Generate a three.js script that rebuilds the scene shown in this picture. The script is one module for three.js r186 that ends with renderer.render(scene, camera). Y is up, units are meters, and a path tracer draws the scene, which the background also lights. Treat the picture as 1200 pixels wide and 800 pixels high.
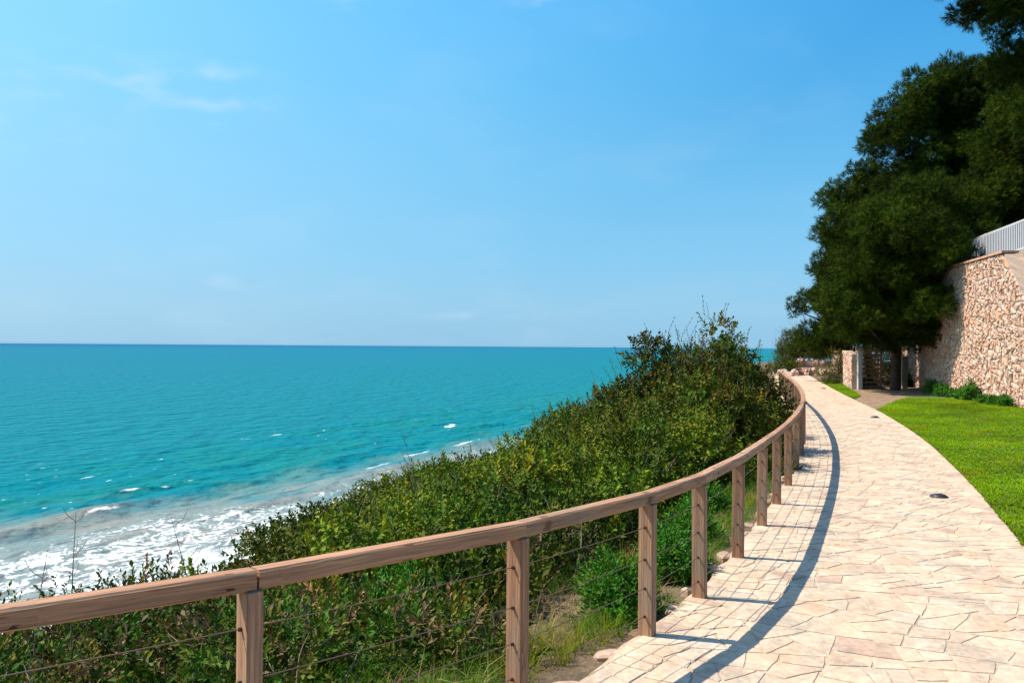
import * as THREE from 'three';
import { ImprovedNoise } from 'three/addons/math/ImprovedNoise.js';
import { mergeGeometries } from 'three/addons/utils/BufferGeometryUtils.js';
import { RoundedBoxGeometry } from 'three/addons/geometries/RoundedBoxGeometry.js';

// ---------------------------------------------------------------- camera, sky, sun, exposure
const scene = new THREE.Scene();
const camera = new THREE.PerspectiveCamera(2 * Math.atan(400 / 1000) * 180 / Math.PI, 1024 / 682, 0.1, 60000);
const EYE = 1.89;
camera.position.set(0, EYE, 0);
camera.rotation.set(0.006, 0, 0.0067, 'YXZ');

const SUN = new THREE.Vector3(-0.68, 1, -0.16).normalize();
const sun = new THREE.DirectionalLight(new THREE.Color(1, 0.92, 0.79), 5);
sun.position.set(12, 0, -22).addScaledVector(SUN, 80);
sun.target.position.set(12, 0, -22);
sun.castShadow = true;
sun.shadow.radius = 1;
sun.shadow.mapSize.set(4096, 4096);
Object.assign(sun.shadow.camera, { left: -50, right: 50, top: 50, bottom: -50, near: 1, far: 200 });
scene.add(sun, sun.target);

const renderer = new THREE.WebGLRenderer({ antialias: true });
renderer.setSize(1024, 682);
renderer.toneMapping = THREE.LinearToneMapping;
renderer.toneMappingExposure = 1.6;
renderer.shadowMap.enabled = true;

// ---------------------------------------------------------------- small tools
const rng = seed => () => { seed = (seed + 0x6D2B79F5) | 0; let t = Math.imul(seed ^ (seed >>> 15), 1 | seed); t = (t + Math.imul(t ^ (t >>> 7), 61 | t)) ^ t; return ((t ^ (t >>> 14)) >>> 0) / 4294967296; };
const perlin = new ImprovedNoise();
const nz = (x, y, z = 0) => perlin.noise(x + 100.37, y + 100.71, z + 50.13);
const fbm = (x, y, z, n) => { let a = 0, w = 0.5; for (let i = 0; i < n; i++) { a += w * nz(x, y, z + i * 7.3); x *= 2.03; y *= 2.03; w *= 0.5; } return a; };
const clamp = (x, a, b) => Math.min(b, Math.max(a, x));
const smooth = (a, b, x) => { const t = clamp((x - a) / (b - a), 0, 1); return t * t * (3 - 2 * t); };
const lerp = (a, b, t) => a + (b - a) * t;
const interp = (x, xs, ys) => { if (x <= xs[0]) return ys[0]; for (let i = 1; i < xs.length; i++) if (x <= xs[i]) return lerp(ys[i - 1], ys[i], (x - xs[i - 1]) / (xs[i] - xs[i - 1])); return ys[ys.length - 1]; };
const lin = c => (c /= 255) <= 0.04045 ? c / 12.92 : ((c + 0.055) / 1.055) ** 2.4;
const enc = c => Math.round(255 * clamp(c <= 0.0031308 ? c * 12.92 : 1.055 * c ** (1 / 2.4) - 0.055, 0, 1));
const C = (r, g, b) => new THREE.Color().setRGB(r, g, b);
const used = {};
function numbered(n) { used[n] = (used[n] || 0) + 1; return used[n] === 1 ? n : `${n}_${String(used[n] - 1).padStart(3, '0')}`; }
function shadows(o) { o.castShadow = o.receiveShadow = true; return o; }
function tag(o, label, category, group) { o.userData.label = label; o.userData.category = category; if (group) o.userData.group = group; return o; }
function thing(name, label, category, p = [0, 0, 0], turn = 0, group) { const o = new THREE.Group(); o.name = numbered(name); o.position.set(...p); o.rotation.y = turn; scene.add(o); return tag(o, label, category, group); }
function part(name, geo, mat, parent) { const m = shadows(new THREE.Mesh(geo, mat)); m.name = name; parent.add(m); return m; }
function structure(name, geo, mat) { const m = shadows(new THREE.Mesh(geo, mat)); m.name = numbered(name); m.userData.kind = 'structure'; scene.add(m); return m; }
function copies(name, geo, mat, list, parent) {         // list of {m: Matrix4, c: Color}
  const o = shadows(new THREE.InstancedMesh(geo, mat, list.length)); o.name = name; o.userData.kind = 'stuff';
  list.forEach((e, i) => { o.setMatrixAt(i, e.m); o.setColorAt(i, e.c); });
  (parent || scene).add(o); return o;
}
function tex(w, h, fn, srgb) {
  const d = new Uint8Array(w * h * 4);
  for (let y = 0, k = 0; y < h; y++) for (let x = 0; x < w; x++, k += 4) { const [r, g, b, a] = fn(x, y); d[k] = r; d[k + 1] = g; d[k + 2] = b; d[k + 3] = a === undefined ? 255 : a; }
  const t = new THREE.DataTexture(d, w, h); t.wrapS = t.wrapT = THREE.RepeatWrapping; t.magFilter = THREE.LinearFilter; t.minFilter = THREE.LinearMipmapLinearFilter; t.generateMipmaps = true;
  if (srgb) t.colorSpace = THREE.SRGBColorSpace; t.needsUpdate = true; return t;
}
// noise that tiles over [0,1)^2
function tileNoise(seed, n) { const r = rng(seed), g = new Float32Array(n * n).map(() => r() * 2 - 1); return (u, v) => { u = (u - Math.floor(u)) * n; v = (v - Math.floor(v)) * n; const x = Math.floor(u) % n, y = Math.floor(v) % n, fx = u - Math.floor(u), fy = v - Math.floor(v), sx = fx * fx * (3 - 2 * fx), sy = fy * fy * (3 - 2 * fy), X = (x + 1) % n, Y = (y + 1) % n; return lerp(lerp(g[y * n + x], g[y * n + X], sx), lerp(g[Y * n + x], g[Y * n + X], sx), sy); }; }
function tileFbm(seed, n0, oct, fall = 0.5) { const L = []; for (let i = 0; i < oct; i++) L.push(tileNoise(seed + i * 17, n0 << i)); return (u, v) => { let a = 0, w = 1, s = 0; for (const f of L) { a += w * f(u, v); s += w; w *= fall; } return a / s; }; }
function geom(pos, idx, uv, col) { const g = new THREE.BufferGeometry(); g.setAttribute('position', new THREE.Float32BufferAttribute(pos, 3)); if (uv) g.setAttribute('uv', new THREE.Float32BufferAttribute(uv, 2)); if (col) g.setAttribute('color', new THREE.Float32BufferAttribute(col, 3)); if (idx) g.setIndex(idx); g.computeVertexNormals(); return g; }
function uvBox(g) {                                     // uv in metres from the dominant side, u along the longest axis
  g = g.index ? g.toNonIndexed() : g; g.computeBoundingBox();
  const s = g.boundingBox.getSize(new THREE.Vector3()).toArray(), ax = [0, 1, 2].sort((a, b) => s[b] - s[a])[0], p = g.attributes.position, n = g.attributes.normal, uv = [];
  for (let i = 0; i < p.count; i++) { const N = [Math.abs(n.getX(i)), Math.abs(n.getY(i)), Math.abs(n.getZ(i))], d = N.indexOf(Math.max(...N)), P = [p.getX(i), p.getY(i), p.getZ(i)], rest = [0, 1, 2].filter(k => k !== d), u = rest.includes(ax) ? ax : rest[0], v = rest.find(k => k !== u); uv.push(P[u], P[v] + d * 0.37); }
  g.setAttribute('uv', new THREE.Float32BufferAttribute(uv, 2)); return g;
}
function rbox(w, h, d, r = 0.006, seg = 1) { return uvBox(new RoundedBoxGeometry(w, h, d, seg, r)); }
function tube(pts, radii, sides = 6) {                  // tapered tube through points
  const c = new THREE.CatmullRomCurve3(pts), n = Math.max(4, pts.length * 3), fr = c.computeFrenetFrames(n), pos = [], uv = [], idx = [];
  for (let i = 0; i <= n; i++) { const t = i / n, p = c.getPoint(t), r = interp(t, radii.map((_, k) => k / (radii.length - 1)), radii); for (let k = 0; k <= sides; k++) { const a = k / sides * Math.PI * 2, v = fr.normals[i].clone().multiplyScalar(Math.cos(a)).addScaledVector(fr.binormals[i], Math.sin(a)); pos.push(p.x + v.x * r, p.y + v.y * r, p.z + v.z * r); uv.push(k / sides, t * 4); } }
  for (let i = 0; i < n; i++) for (let k = 0; k < sides; k++) { const a = i * (sides + 1) + k, b = a + sides + 1; idx.push(a, b, a + 1, b, b + 1, a + 1); }
  return geom(pos, idx, uv);
}
// cut a polygon again and again across its long side, as broken stone lies
function shatter(poly, rand, limit, out, skew) {
  let A = 0, cx = 0, cy = 0; for (let i = 0; i < poly.length; i++) { const [x, y] = poly[i], [X, Y] = poly[(i + 1) % poly.length], k = x * Y - X * y; A += k; cx += (x + X) * k; cy += (y + Y) * k; }
  cx /= 3 * A; cy /= 3 * A; const area = Math.abs(A / 2);
  let xx = 0, yy = 0, xy = 0; for (const [x, y] of poly) { xx += (x - cx) ** 2; yy += (y - cy) ** 2; xy += (x - cx) * (y - cy); }
  const ang = 0.5 * Math.atan2(2 * xy, xx - yy), long = Math.sqrt(Math.max(0.001, (xx + yy) / 2 + Math.hypot((xx - yy) / 2, xy))), short = Math.sqrt(Math.max(0.001, (xx + yy) / 2 - Math.hypot((xx - yy) / 2, xy)));
  if (area < limit(cx, cy) && long / short < 3.2) { out.push({ poly, cx, cy, area }); return; }
  const a = ang + (rand() - 0.5) * skew, nx = Math.cos(a), ny = Math.sin(a), off = (rand() - 0.5) * 0.5 * long / Math.sqrt(poly.length / 2);
  const side = ([x, y]) => (x - cx) * nx + (y - cy) * ny - off, P = [], Q = [];
  for (let i = 0; i < poly.length; i++) { const p = poly[i], q = poly[(i + 1) % poly.length], sp = side(p), sq = side(q); (sp >= 0 ? P : Q).push(p); if ((sp >= 0) !== (sq >= 0)) { const t = sp / (sp - sq), m = [lerp(p[0], q[0], t), lerp(p[1], q[1], t)]; P.push(m); Q.push(m); } }
  if (P.length < 3 || Q.length < 3) { out.push({ poly, cx, cy, area }); return; }
  shatter(P, rand, limit, out, skew); shatter(Q, rand, limit, out, skew);
}
// a stone from its outline: rough rim, chamfer, slightly tilted or bulging face. map(x, y, h) -> [X, Y, Z]
function stoneGeo(st, rand, { gap, top, drop, chamfer, rough, bulge, tilt }, map) {
  const { poly, cx, cy } = st, rim = [];
  for (let i = 0; i < poly.length; i++) { const p = poly[i], q = poly[(i + 1) % poly.length], L = Math.hypot(q[0] - p[0], q[1] - p[1]), n = L > 0.28 ? 3 : L > 0.1 ? 2 : 1; for (let k = 0; k < n; k++) rim.push([lerp(p[0], q[0], k / n + (k ? 0 : 0.06)), lerp(p[1], q[1], k / n + (k ? 0 : 0.06))]); }
  const tx = (rand() - 0.5) * tilt, ty = (rand() - 0.5) * tilt, pos = [], idx = [], uv = [], n = rim.length, pull = (p, d) => { const L = Math.hypot(p[0] - cx, p[1] - cy) || 1, k = Math.max(0.3, 1 - d / L); return [cx + (p[0] - cx) * k, cy + (p[1] - cy) * k]; };
  const h = (p) => top + (p[0] - cx) * tx + (p[1] - cy) * ty, put = (p, y) => { pos.push(...map(p[0], p[1], y)); uv.push(p[0], p[1]); };
  const jit = rim.map(() => gap + rand() * rough);
  rim.forEach((p, i) => put(pull(p, jit[i]), h(p) - drop));
  rim.forEach((p, i) => put(pull(p, jit[i]), h(p) - chamfer));
  rim.forEach((p, i) => put(pull(p, jit[i] + chamfer * 1.3), h(p)));
  put([cx, cy], top + bulge * (0.4 + rand()));
  for (let i = 0; i < n; i++) { const j = (i + 1) % n; for (const o of [0, n]) idx.push(o + i, o + j, o + n + i, o + j, o + n + j, o + n + i); idx.push(2 * n + i, 2 * n + j, 3 * n); }
  const g = geom(pos, idx, uv).toNonIndexed(); g.computeVertexNormals(); return g;
}

// ---------------------------------------------------------------- the sky
{
  const W = 2048, H = 1024, d = new Float32Array(W * H * 4);
  const el = [-90, -0.5, 0, 2.5, 6, 11, 17, 23, 45, 90], cs = [[140, 185, 215], [156, 202, 230], [162, 206, 233], [166, 213, 240], [154, 214, 249], [138, 209, 251], [114, 198, 250], [95, 186, 248], [56, 142, 226], [38, 104, 200]].map(c => c.map(v => lin(v) / 1.58));
  const wisps = [[-25, 15.5, 5, 1.3, 0.5], [-19, 16.6, 2.2, 0.9, 0.5], [-18.4, 14.9, 2.6, 0.9, 0.45], [-31, 13, 5, 1.5, 0.3], [-29, 21.5, 6, 1.3, 0.35], [2, 22.3, 3, 0.6, 0.5], [-10, 21.6, 2.4, 0.5, 0.4], [-18.5, 4.0, 2.2, 0.4, 0.4], [-3, 2.1, 4, 0.3, 0.35], [48, 27, 9, 2.4, 0.4], [-75, 19, 10, 2, 0.4], [100, 16, 11, 2, 0.4], [160, 22, 12, 2.4, 0.4], [-130, 15, 12, 2, 0.4]];
  for (let y = 0, k = 0; y < H; y++) {
    const e = ((y + 0.5) / H - 0.5) * 180, se = Math.sin(e * Math.PI / 180), ce = Math.cos(e * Math.PI / 180), base = [0, 1, 2].map(i => interp(e, el, cs.map(c => c[i])));
    for (let x = 0; x < W; x++, k += 4) {
      const a = ((x + 0.5) / W - 0.5) * 2 * Math.PI, dx = ce * Math.cos(a), dz = ce * Math.sin(a), ang = Math.acos(clamp(dx * SUN.x + se * SUN.y + dz * SUN.z, -1, 1)) * 180 / Math.PI;
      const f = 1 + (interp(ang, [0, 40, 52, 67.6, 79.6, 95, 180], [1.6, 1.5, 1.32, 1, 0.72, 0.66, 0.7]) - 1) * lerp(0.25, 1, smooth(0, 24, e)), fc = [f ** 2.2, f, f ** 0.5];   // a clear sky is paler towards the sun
      const fillAureole = Math.exp(-((ang / 24) ** 2));  // extra warm glow around the out-of-view sun, boosted to lift the blue shade
      const az = Math.atan2(dx, -dz) * 180 / Math.PI;
      let cl = 0;
      if (e > -1) for (const [wa, we, wx, wy, s] of wisps) { const p = (az - wa) / wx, q = (e - we) / wy, g = Math.exp(-(p * p + q * q)); if (g > 0.02) cl += 0.6 * s * g * smooth(0.0, 0.62, fbm(az * 0.35 + e * 0.2, e * 1.1 - az * 0.12, 3.1, 5) + 0.18); }
      if (e > -1) cl += 0.07 * smooth(0.0, 0.5, fbm(dx / (se + 0.25) * 2.2, dz / (se + 0.25) * 2.2, 9.2, 5));
      cl = clamp(cl, 0, 0.8);
      const white = [0.50, 0.58, 0.63];
      for (let i = 0; i < 3; i++) { const b = base[i] * fc[i] + [0.85, 0.78, 0.66][i] * fillAureole; d[k + i] = lerp(b, white[i], cl); }
      d[k + 3] = 1;
    }
  }
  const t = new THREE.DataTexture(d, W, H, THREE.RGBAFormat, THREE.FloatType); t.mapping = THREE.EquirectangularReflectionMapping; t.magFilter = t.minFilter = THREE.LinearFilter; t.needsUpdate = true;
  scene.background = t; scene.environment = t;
}

// ---------------------------------------------------------------- the line of the path: rail line by heading, o metres to its right
const TK = [-6, -3, 0, 1.5, 3, 4.5, 6, 8, 10, 12, 15, 18, 22, 27, 33, 45, 70], TH = [70, 63, 48.2, 40.7, 32.3, 25.5, 23.2, 23, 22.4, 21.2, 19.9, 17.5, 15.9, 15.3, 15.9, 16.3, 16.3].map(a => a * Math.PI / 180);
const HK = [-6, 0, 3, 6, 9, 14, 24, 40, 90], HV = [0.2, 0.141, 0.081, 0.029, -0.02, -0.047, 0.074, 0.051, 0.051];
const LINE = []; { let x = 0, z = 0; for (let s = -6; s <= 70.001; s += 0.05) { const t = interp(s, TK, TH); LINE.push([x, z, t]); x += Math.sin(t) * 0.05; z += Math.cos(t) * 0.05; } const [x0, z0] = LINE[120]; for (const p of LINE) { p[0] += -1.009 - x0; p[1] += 3.219 - z0; } }
const W_PATH = 2.41;
const at = s => { const f = clamp((s + 6) / 0.05, 0, LINE.length - 1.001), i = Math.floor(f), t = f - i, a = LINE[i], b = LINE[i + 1]; return [lerp(a[0], b[0], t), lerp(a[1], b[1], t), lerp(a[2], b[2], t)]; };
const onPath = (s, o, h = 0) => { const [x, z, t] = at(s); return [x + o * Math.cos(t), interp(s, HK, HV) + h, -(z - o * Math.sin(t))]; };
const toPath = (x, z) => { let best = 1e9, bi = 0; z = -z; for (let i = 0; i < LINE.length; i += 4) { const d = (x - LINE[i][0]) ** 2 + (z - LINE[i][1]) ** 2; if (d < best) { best = d; bi = i; } } const [px, pz, t] = LINE[bi]; return [bi * 0.05 - 6, (x - px) * Math.cos(t) - (z - pz) * Math.sin(t)]; };
const SEA = -7.1;
const bank = d => -0.07 - 0.12 * d - 0.011 * d * d;
function groundY(x, z) {
  const [s, o] = toPath(x, z), y = interp(s, HK, HV);
  if (o < -0.15) { const d = -o - 0.15; return y + bank(d) + (0.05 + 0.02 * Math.min(d, 6)) * nz(x * 0.9, z * 0.9) * smooth(0.1, 1, d); }
  if (o > W_PATH) { const d = o - W_PATH; return y - 0.02 + 0.025 * Math.min(d, 6) + 0.02 * nz(x * 0.7, z * 0.7) * smooth(0.1, 1, d) ; }
  return y - 0.07;
}

// ---------------------------------------------------------------- shared textures and materials
const mottle = tileFbm(11, 4, 6, 0.62), fine = tileFbm(31, 32, 4, 0.7), ground1 = tileFbm(71, 6, 6, 0.6);
const stoneTex = tex(512, 512, (x, y) => { const u = x / 512, v = y / 512, a = 0.88 + 0.17 * mottle(u, v) + 0.13 * fine(u, v), p = 0.05 * mottle(u + 0.3, v + 0.6); return [255 * clamp(a + p, 0, 1), 255 * clamp(a - p * 0.4, 0, 1), 255 * clamp(a - p * 1.6, 0, 1)]; }, true);
const stoneBump = tex(512, 512, (x, y) => { const u = x / 512, v = y / 512, h = 128 + 70 * mottle(u, v) + 50 * fine(u, v); return [h, h, h]; });
const grain = tileFbm(51, 4, 5, 0.6), streak = tileNoise(57, 64), streak2 = tileNoise(58, 128);
const woodAt = (u, v) => { const w = v + 0.012 * grain(u, v); return 0.55 * streak(u * 0.06, w) + 0.35 * streak2(u * 0.12, w * 1.0 + 0.3) + 0.35 * grain(u * 0.5, v); };
const knots = [[0.21, 0.3, 0.020, 0.030], [0.68, 0.62, 0.026, 0.036], [0.45, 0.86, 0.014, 0.022], [0.88, 0.12, 0.016, 0.03]];
const knotAt = (u, v) => { let k = 0; for (const [a, b, p, q] of knots) { const e = Math.hypot((u - a) / p, (v - b) / q) + 0.25 * grain(u * 3, v * 3); k = Math.max(k, smooth(1.25, 0.7, e)); } return k; };
const crackAt = (u, v) => smooth(0.1, 0.035, Math.abs(streak(u * 0.045 + 0.2, v + 0.02 * grain(u, v)))) * smooth(0.05, 0.35, grain(u * 0.8 + 0.3, v + 0.5));
const woodTex = tex(512, 512, (x, y) => { const u = x / 512, v = y / 512, a = 0.82 + 0.2 * woodAt(u, v), k = smooth(0.45, 0.62, grain(u + 0.4, v * 0.7)) * 0.22 + 0.4 * knotAt(u, v) + 0.42 * crackAt(u, v), g = 0.10 * smooth(-0.1, 0.5, grain(u + 0.15, v + 0.8)); return [255 * clamp(a - k - g * 0.5, 0, 1), 255 * clamp(a * 0.985 - k * 1.2 + g * 0.2, 0, 1), 255 * clamp(a * 0.97 - k * 1.3 + g * 0.6, 0, 1)]; }, true);
const woodBump = tex(512, 512, (x, y) => { const h = 128 + 80 * woodAt(x / 512, y / 512) - 110 * crackAt(x / 512, y / 512); return [h, h, h]; });
const earthTex = tex(512, 512, (x, y) => { const u = x / 512, v = y / 512, a = 0.68 + 0.25 * ground1(u, v) + 0.16 * fine(u, v); return [255 * clamp(a, 0, 1), 255 * clamp(a * 0.97, 0, 1), 255 * clamp(a * 0.9, 0, 1)]; }, true);
const rep = (t, a, b = a) => { const c = t.clone(); c.repeat.set(a, b); c.needsUpdate = true; return c; };
const std = (o) => new THREE.MeshStandardMaterial({ roughness: 0.9, ...o });
const leafMat = (c, through = 0.35, rough = 0.62) => new THREE.MeshPhysicalMaterial({ color: c, roughness: rough, transmission: through, thickness: 0, side: THREE.DoubleSide, specularIntensity: 0.14 });
const stoneMap = rep(stoneTex, 0.9), stoneBmp = rep(stoneBump, 0.9), wallMap = rep(stoneTex, 1.4), wallBmp = rep(stoneBump, 1.4);
const M = {
  flags: [[0.61, 0.462, 0.322], [0.615, 0.472, 0.332], [0.605, 0.452, 0.312], [0.595, 0.44, 0.302], [0.62, 0.48, 0.34], [0.575, 0.412, 0.285], [0.61, 0.465, 0.325], [0.50, 0.345, 0.245]].map(c => std({ color: C(...c), map: stoneMap, bumpMap: stoneBmp, bumpScale: 0.006, roughness: 0.85 })),
  mortar: std({ color: C(0.53, 0.395, 0.27), map: stoneMap, bumpMap: stoneBmp, bumpScale: 0.01 }),
  rubble: [[0.63, 0.40, 0.29], [0.65, 0.44, 0.33], [0.60, 0.36, 0.25], [0.66, 0.48, 0.38], [0.63, 0.345, 0.215], [0.56, 0.385, 0.30], [0.68, 0.51, 0.40]].map(c => std({ color: C(...c), map: wallMap, bumpMap: wallBmp, bumpScale: 0.015 })),
  wallCore: std({ color: C(0.50, 0.36, 0.26), map: wallMap, bumpMap: wallBmp, bumpScale: 0.02 }),
  wood: [[0.55, 0.285, 0.15], [0.52, 0.265, 0.14], [0.58, 0.32, 0.18], [0.49, 0.25, 0.135]].map(c => std({ color: C(...c), map: rep(woodTex, 0.9, 2.2), bumpMap: rep(woodBump, 0.9, 2.2), bumpScale: 0.004, roughness: 0.8 })),
  iron: std({ color: C(0.06, 0.045, 0.04), roughness: 0.5, metalness: 0.6 }),
  cable: std({ color: C(0.16, 0.10, 0.07), roughness: 0.55, metalness: 0.4 }),
  earth: std({ color: C(0.26, 0.185, 0.115), map: rep(earthTex, 0.7), bumpMap: rep(earthTex, 0.7), bumpScale: 0.05, roughness: 1 }),
  dirt: std({ color: C(0.50, 0.34, 0.23), map: rep(earthTex, 0.6), bumpMap: rep(earthTex, 0.6), bumpScale: 0.02, roughness: 1 }),
  turf: std({ color: C(0.14, 0.27, 0.004), map: rep(earthTex, 0.8), roughness: 1 }),
  bark: std({ color: C(0.13, 0.075, 0.05), map: rep(woodTex, 1, 1), bumpMap: rep(woodBump, 2, 1), bumpScale: 0.03, roughness: 1 }),
  twig: std({ color: C(0.16, 0.11, 0.075), roughness: 0.95 }),
  dry: std({ color: C(0.30, 0.22, 0.14), roughness: 0.95 }),
  render: std({ color: C(0.40, 0.33, 0.25), map: wallMap, bumpMap: wallBmp, bumpScale: 0.004 }),
  white: std({ color: C(0.46, 0.47, 0.49), roughness: 0.5 }),
  leaf: leafMat(C(1, 1, 1)), needle: leafMat(C(1, 1, 1), 0.08, 0.9), blade: leafMat(C(1, 1, 1), 0.4, 0.95),
};

// ---------------------------------------------------------------- the sea, in shoreline coordinates: a along the shore, b out from it
const SH = 20 * Math.PI / 180, SHD = [Math.sin(SH), -Math.cos(SH)], SHN = [-Math.cos(SH), -Math.sin(SH)], SH0 = [-10, -38];
{
  const A0 = -34, AL = 136, B0 = -6, BL = 42;
  const turq = [0.001, 0.138, 0.17], green = [0.004, 0.145, 0.145], sand = [0.185, 0.215, 0.205], brown = [0.24, 0.20, 0.16], foamC = [0.80, 0.81, 0.80];
  const edge = a => interp(a, [-30, -10, 1, 12, 31, 44, 80], [18.5, 18.5, 16, 10.4, 8.8, 6.6, 6]), foamEdge = a => interp(a, [-30, -3, 5.4, 14, 24, 44, 80], [15, 12.5, 9.5, 6.8, 6.2, 4.5, 4]);
  const map = tex(2048, 1280, (x, y) => {
    const a = A0 + (x + 0.5) / 2048 * AL, b = B0 + (y + 0.5) / 1280 * BL;
    const w1 = fbm(a * 0.12, b * 0.2, 1.7, 4), w2 = fbm(a * 0.45, b * 0.8, 5.1, 4), E = edge(a), F = foamEdge(a);
    let c = [0, 1, 2].map(i => lerp(turq[i], green[i], smooth(0.25, -0.25, w1) * smooth(38, 20, b)));
    const tb = smooth(E + 4, E - 7, b + w1 * 8 + w2 * 3.5); c = c.map((v, i) => lerp(v, sand[i], 0.88 * tb));
    const streakB = smooth(-0.05, 0.35, fbm(a * 0.14 + 4, b * 0.75, 8.8, 5)) * smooth(E + 1, E - 3, b) * smooth(-2, 3, b); c = c.map((v, i) => lerp(v, brown[i], 0.45 * streakB));
    // lace of foam: warped ridges, opening up seaward
    const wx = a + 1.3 * nz(a * 0.6, b * 0.8, 2) + 0.5 * nz(a * 1.9, b * 2.1, 7) + 0.2 * nz(a * 5, b * 5, 19), wy = b + 0.9 * nz(a * 0.6, b * 0.8, 12) + 0.4 * nz(a * 1.9, b * 2.1, 17) + 0.18 * nz(a * 5, b * 5, 23);
    const r1 = 1 - Math.abs(nz(wx * 0.7, wy * 1.15, 3)) * 2.6, r2 = 1 - Math.abs(nz(wx * 1.9, wy * 2.9, 4)) * 2.4, r3 = 1 - Math.abs(nz(wx * 5.2, wy * 7, 6)) * 2;
    const v = 0.36 * r1 + 0.38 * r2 + 0.26 * r3, dens = smooth(F + 1.5, F - 6, b + w1 * 5 + w2 * 2) * 0.82 + 0.3 * smooth(-0.02, 0.3, fbm(a * 0.2 + 9, b * 0.5, 2.2, 3)) * smooth(F + 2.5, F - 3, b);
    let f = smooth(0.88 - 0.5 * dens, 1.14 - 0.42 * dens, v) * smooth(0.03, 0.25, dens);
    f = Math.max(f, smooth(2.6, 0, b + w2 * 5) * (0.4 + 0.5 * r3));
    f = Math.max(f, 0.75 * smooth(0.40, 0.5, fbm(a * 0.9 + 3, b * 2.2, 14.2, 3)) * smooth(E - 1, E + 2, b) * smooth(34, 30, b));
    // breaking crests farther out, whitecaps
    for (const [ca, cb, la, lb, s] of [[7.4, 16.0, 0.8, 0.16, 0.9], [2.1, 12.7, 1.1, 0.16, 0.6], [55.6, 16.9, 1.4, 0.5, 1], [57.6, 17.6, 0.6, 0.35, 1], [40, 8.6, 2.6, 0.4, 0.6], [32, 9.4, 2.6, 0.3, 0.5], [24, 8.6, 2.2, 0.3, 0.5], [12, 24, 0.7, 0.16, 0.6], [40, 29, 0.9, 0.25, 0.6]]) { const g = Math.exp(-(((a - ca) / la) ** 2) - ((b - cb + 0.4 * w2) / lb) ** 2); if (g > 0.05) f = Math.max(f, s * smooth(0.25, 0.7, g * (0.75 + 0.5 * r3 * r2))); }
    c = c.map((q, i) => lerp(q, foamC[i], clamp(f, 0, 1)));
    return c.map(enc);
  }, true);
  map.wrapS = map.wrapT = THREE.ClampToEdgeWrapping; map.repeat.set(1 / AL, 1 / BL); map.offset.set(-A0 / AL, -B0 / BL);
  const t1 = tileFbm(201, 48, 4, 0.55), t2 = tileFbm(231, 16, 3, 0.6);
  const ripple = rep(tex(2048, 2048, (x, y) => { const u = x / 2048, v = y / 2048; let h = 0.45 * t1(u, v * 1.0) + 0.75 * t2(u, (v * 2) % 1); h = 128 + 110 * h; return [h, h, h]; }), 1 / 61);
  const as = [], bs = [];
  for (let a = -36; a <= 76; a += 0.45) as.push(a); { let st = 0.5, a = 76; while (a < 40000) { a += st; st *= 1.16; as.push(a); } st = 0.5; a = -36; while (a > -40000) { a -= st; st *= 1.16; as.unshift(a); } }
  for (let b = -7; b <= 30; b += 0.28) bs.push(b); { let st = 0.3, b = 30; while (b < 45000) { b += st; st *= 1.1; bs.push(b); } }
  const pos = [], uv = [], col = [], idx = [], na = as.length;
  for (const b of bs) for (const a of as) {
    const near = smooth(95, 60, Math.abs(a - 20)) * smooth(34, 26, b);
    const ph = b * 1.05 + 2.6 * nz(a * 0.06, b * 0.03, 21), sw = Math.pow(0.5 + 0.5 * Math.sin(ph), 2.2), breakZone = smooth(22, 14, b) * (0.45 + 0.55 * smooth(-0.15, 0.25, nz(a * 0.09, b * 0.12, 31)));
    let h = near * (0.3 * sw * breakZone * smooth(-3, 5, b) + 0.14 * fbm(a * 0.55, b * 0.8, 41, 3) + 0.09 * fbm(a * 1.7, b * 2.2, 43, 2));
    for (const [ca, cb, la, s] of [[7.4, 16.2, 3.2, 0.45], [2.1, 12.9, 2.6, 0.36]]) h += s * Math.exp(-(((a - ca) / la) ** 2) - ((b - cb) / 0.75) ** 2);
    pos.push(SH0[0] + SHD[0] * a + SHN[0] * b, SEA + h, SH0[1] + SHD[1] * a + SHN[1] * b); uv.push(a, b);
    // deeper water offshore: bluer, with broad patches
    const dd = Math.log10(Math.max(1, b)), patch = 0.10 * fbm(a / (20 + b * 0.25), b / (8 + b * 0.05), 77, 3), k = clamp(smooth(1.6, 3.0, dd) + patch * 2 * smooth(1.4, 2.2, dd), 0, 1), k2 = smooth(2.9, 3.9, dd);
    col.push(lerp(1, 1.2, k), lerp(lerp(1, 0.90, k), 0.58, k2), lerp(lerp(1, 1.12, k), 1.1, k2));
  }
  for (let j = 0; j < bs.length - 1; j++) for (let i = 0; i < na - 1; i++) { const p = j * na + i; idx.push(p, p + na, p + 1, p + 1, p + na, p + na + 1); }
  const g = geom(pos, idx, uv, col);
  structure('sea', g, new THREE.MeshPhysicalMaterial({ color: 0xffffff, vertexColors: true, map, roughness: 0.32, ior: 1.33, specularIntensity: 0.02, specularColor: C(0.15, 0.75, 1), bumpMap: ripple, bumpScale: 1.05, side: THREE.DoubleSide }));
}

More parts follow.
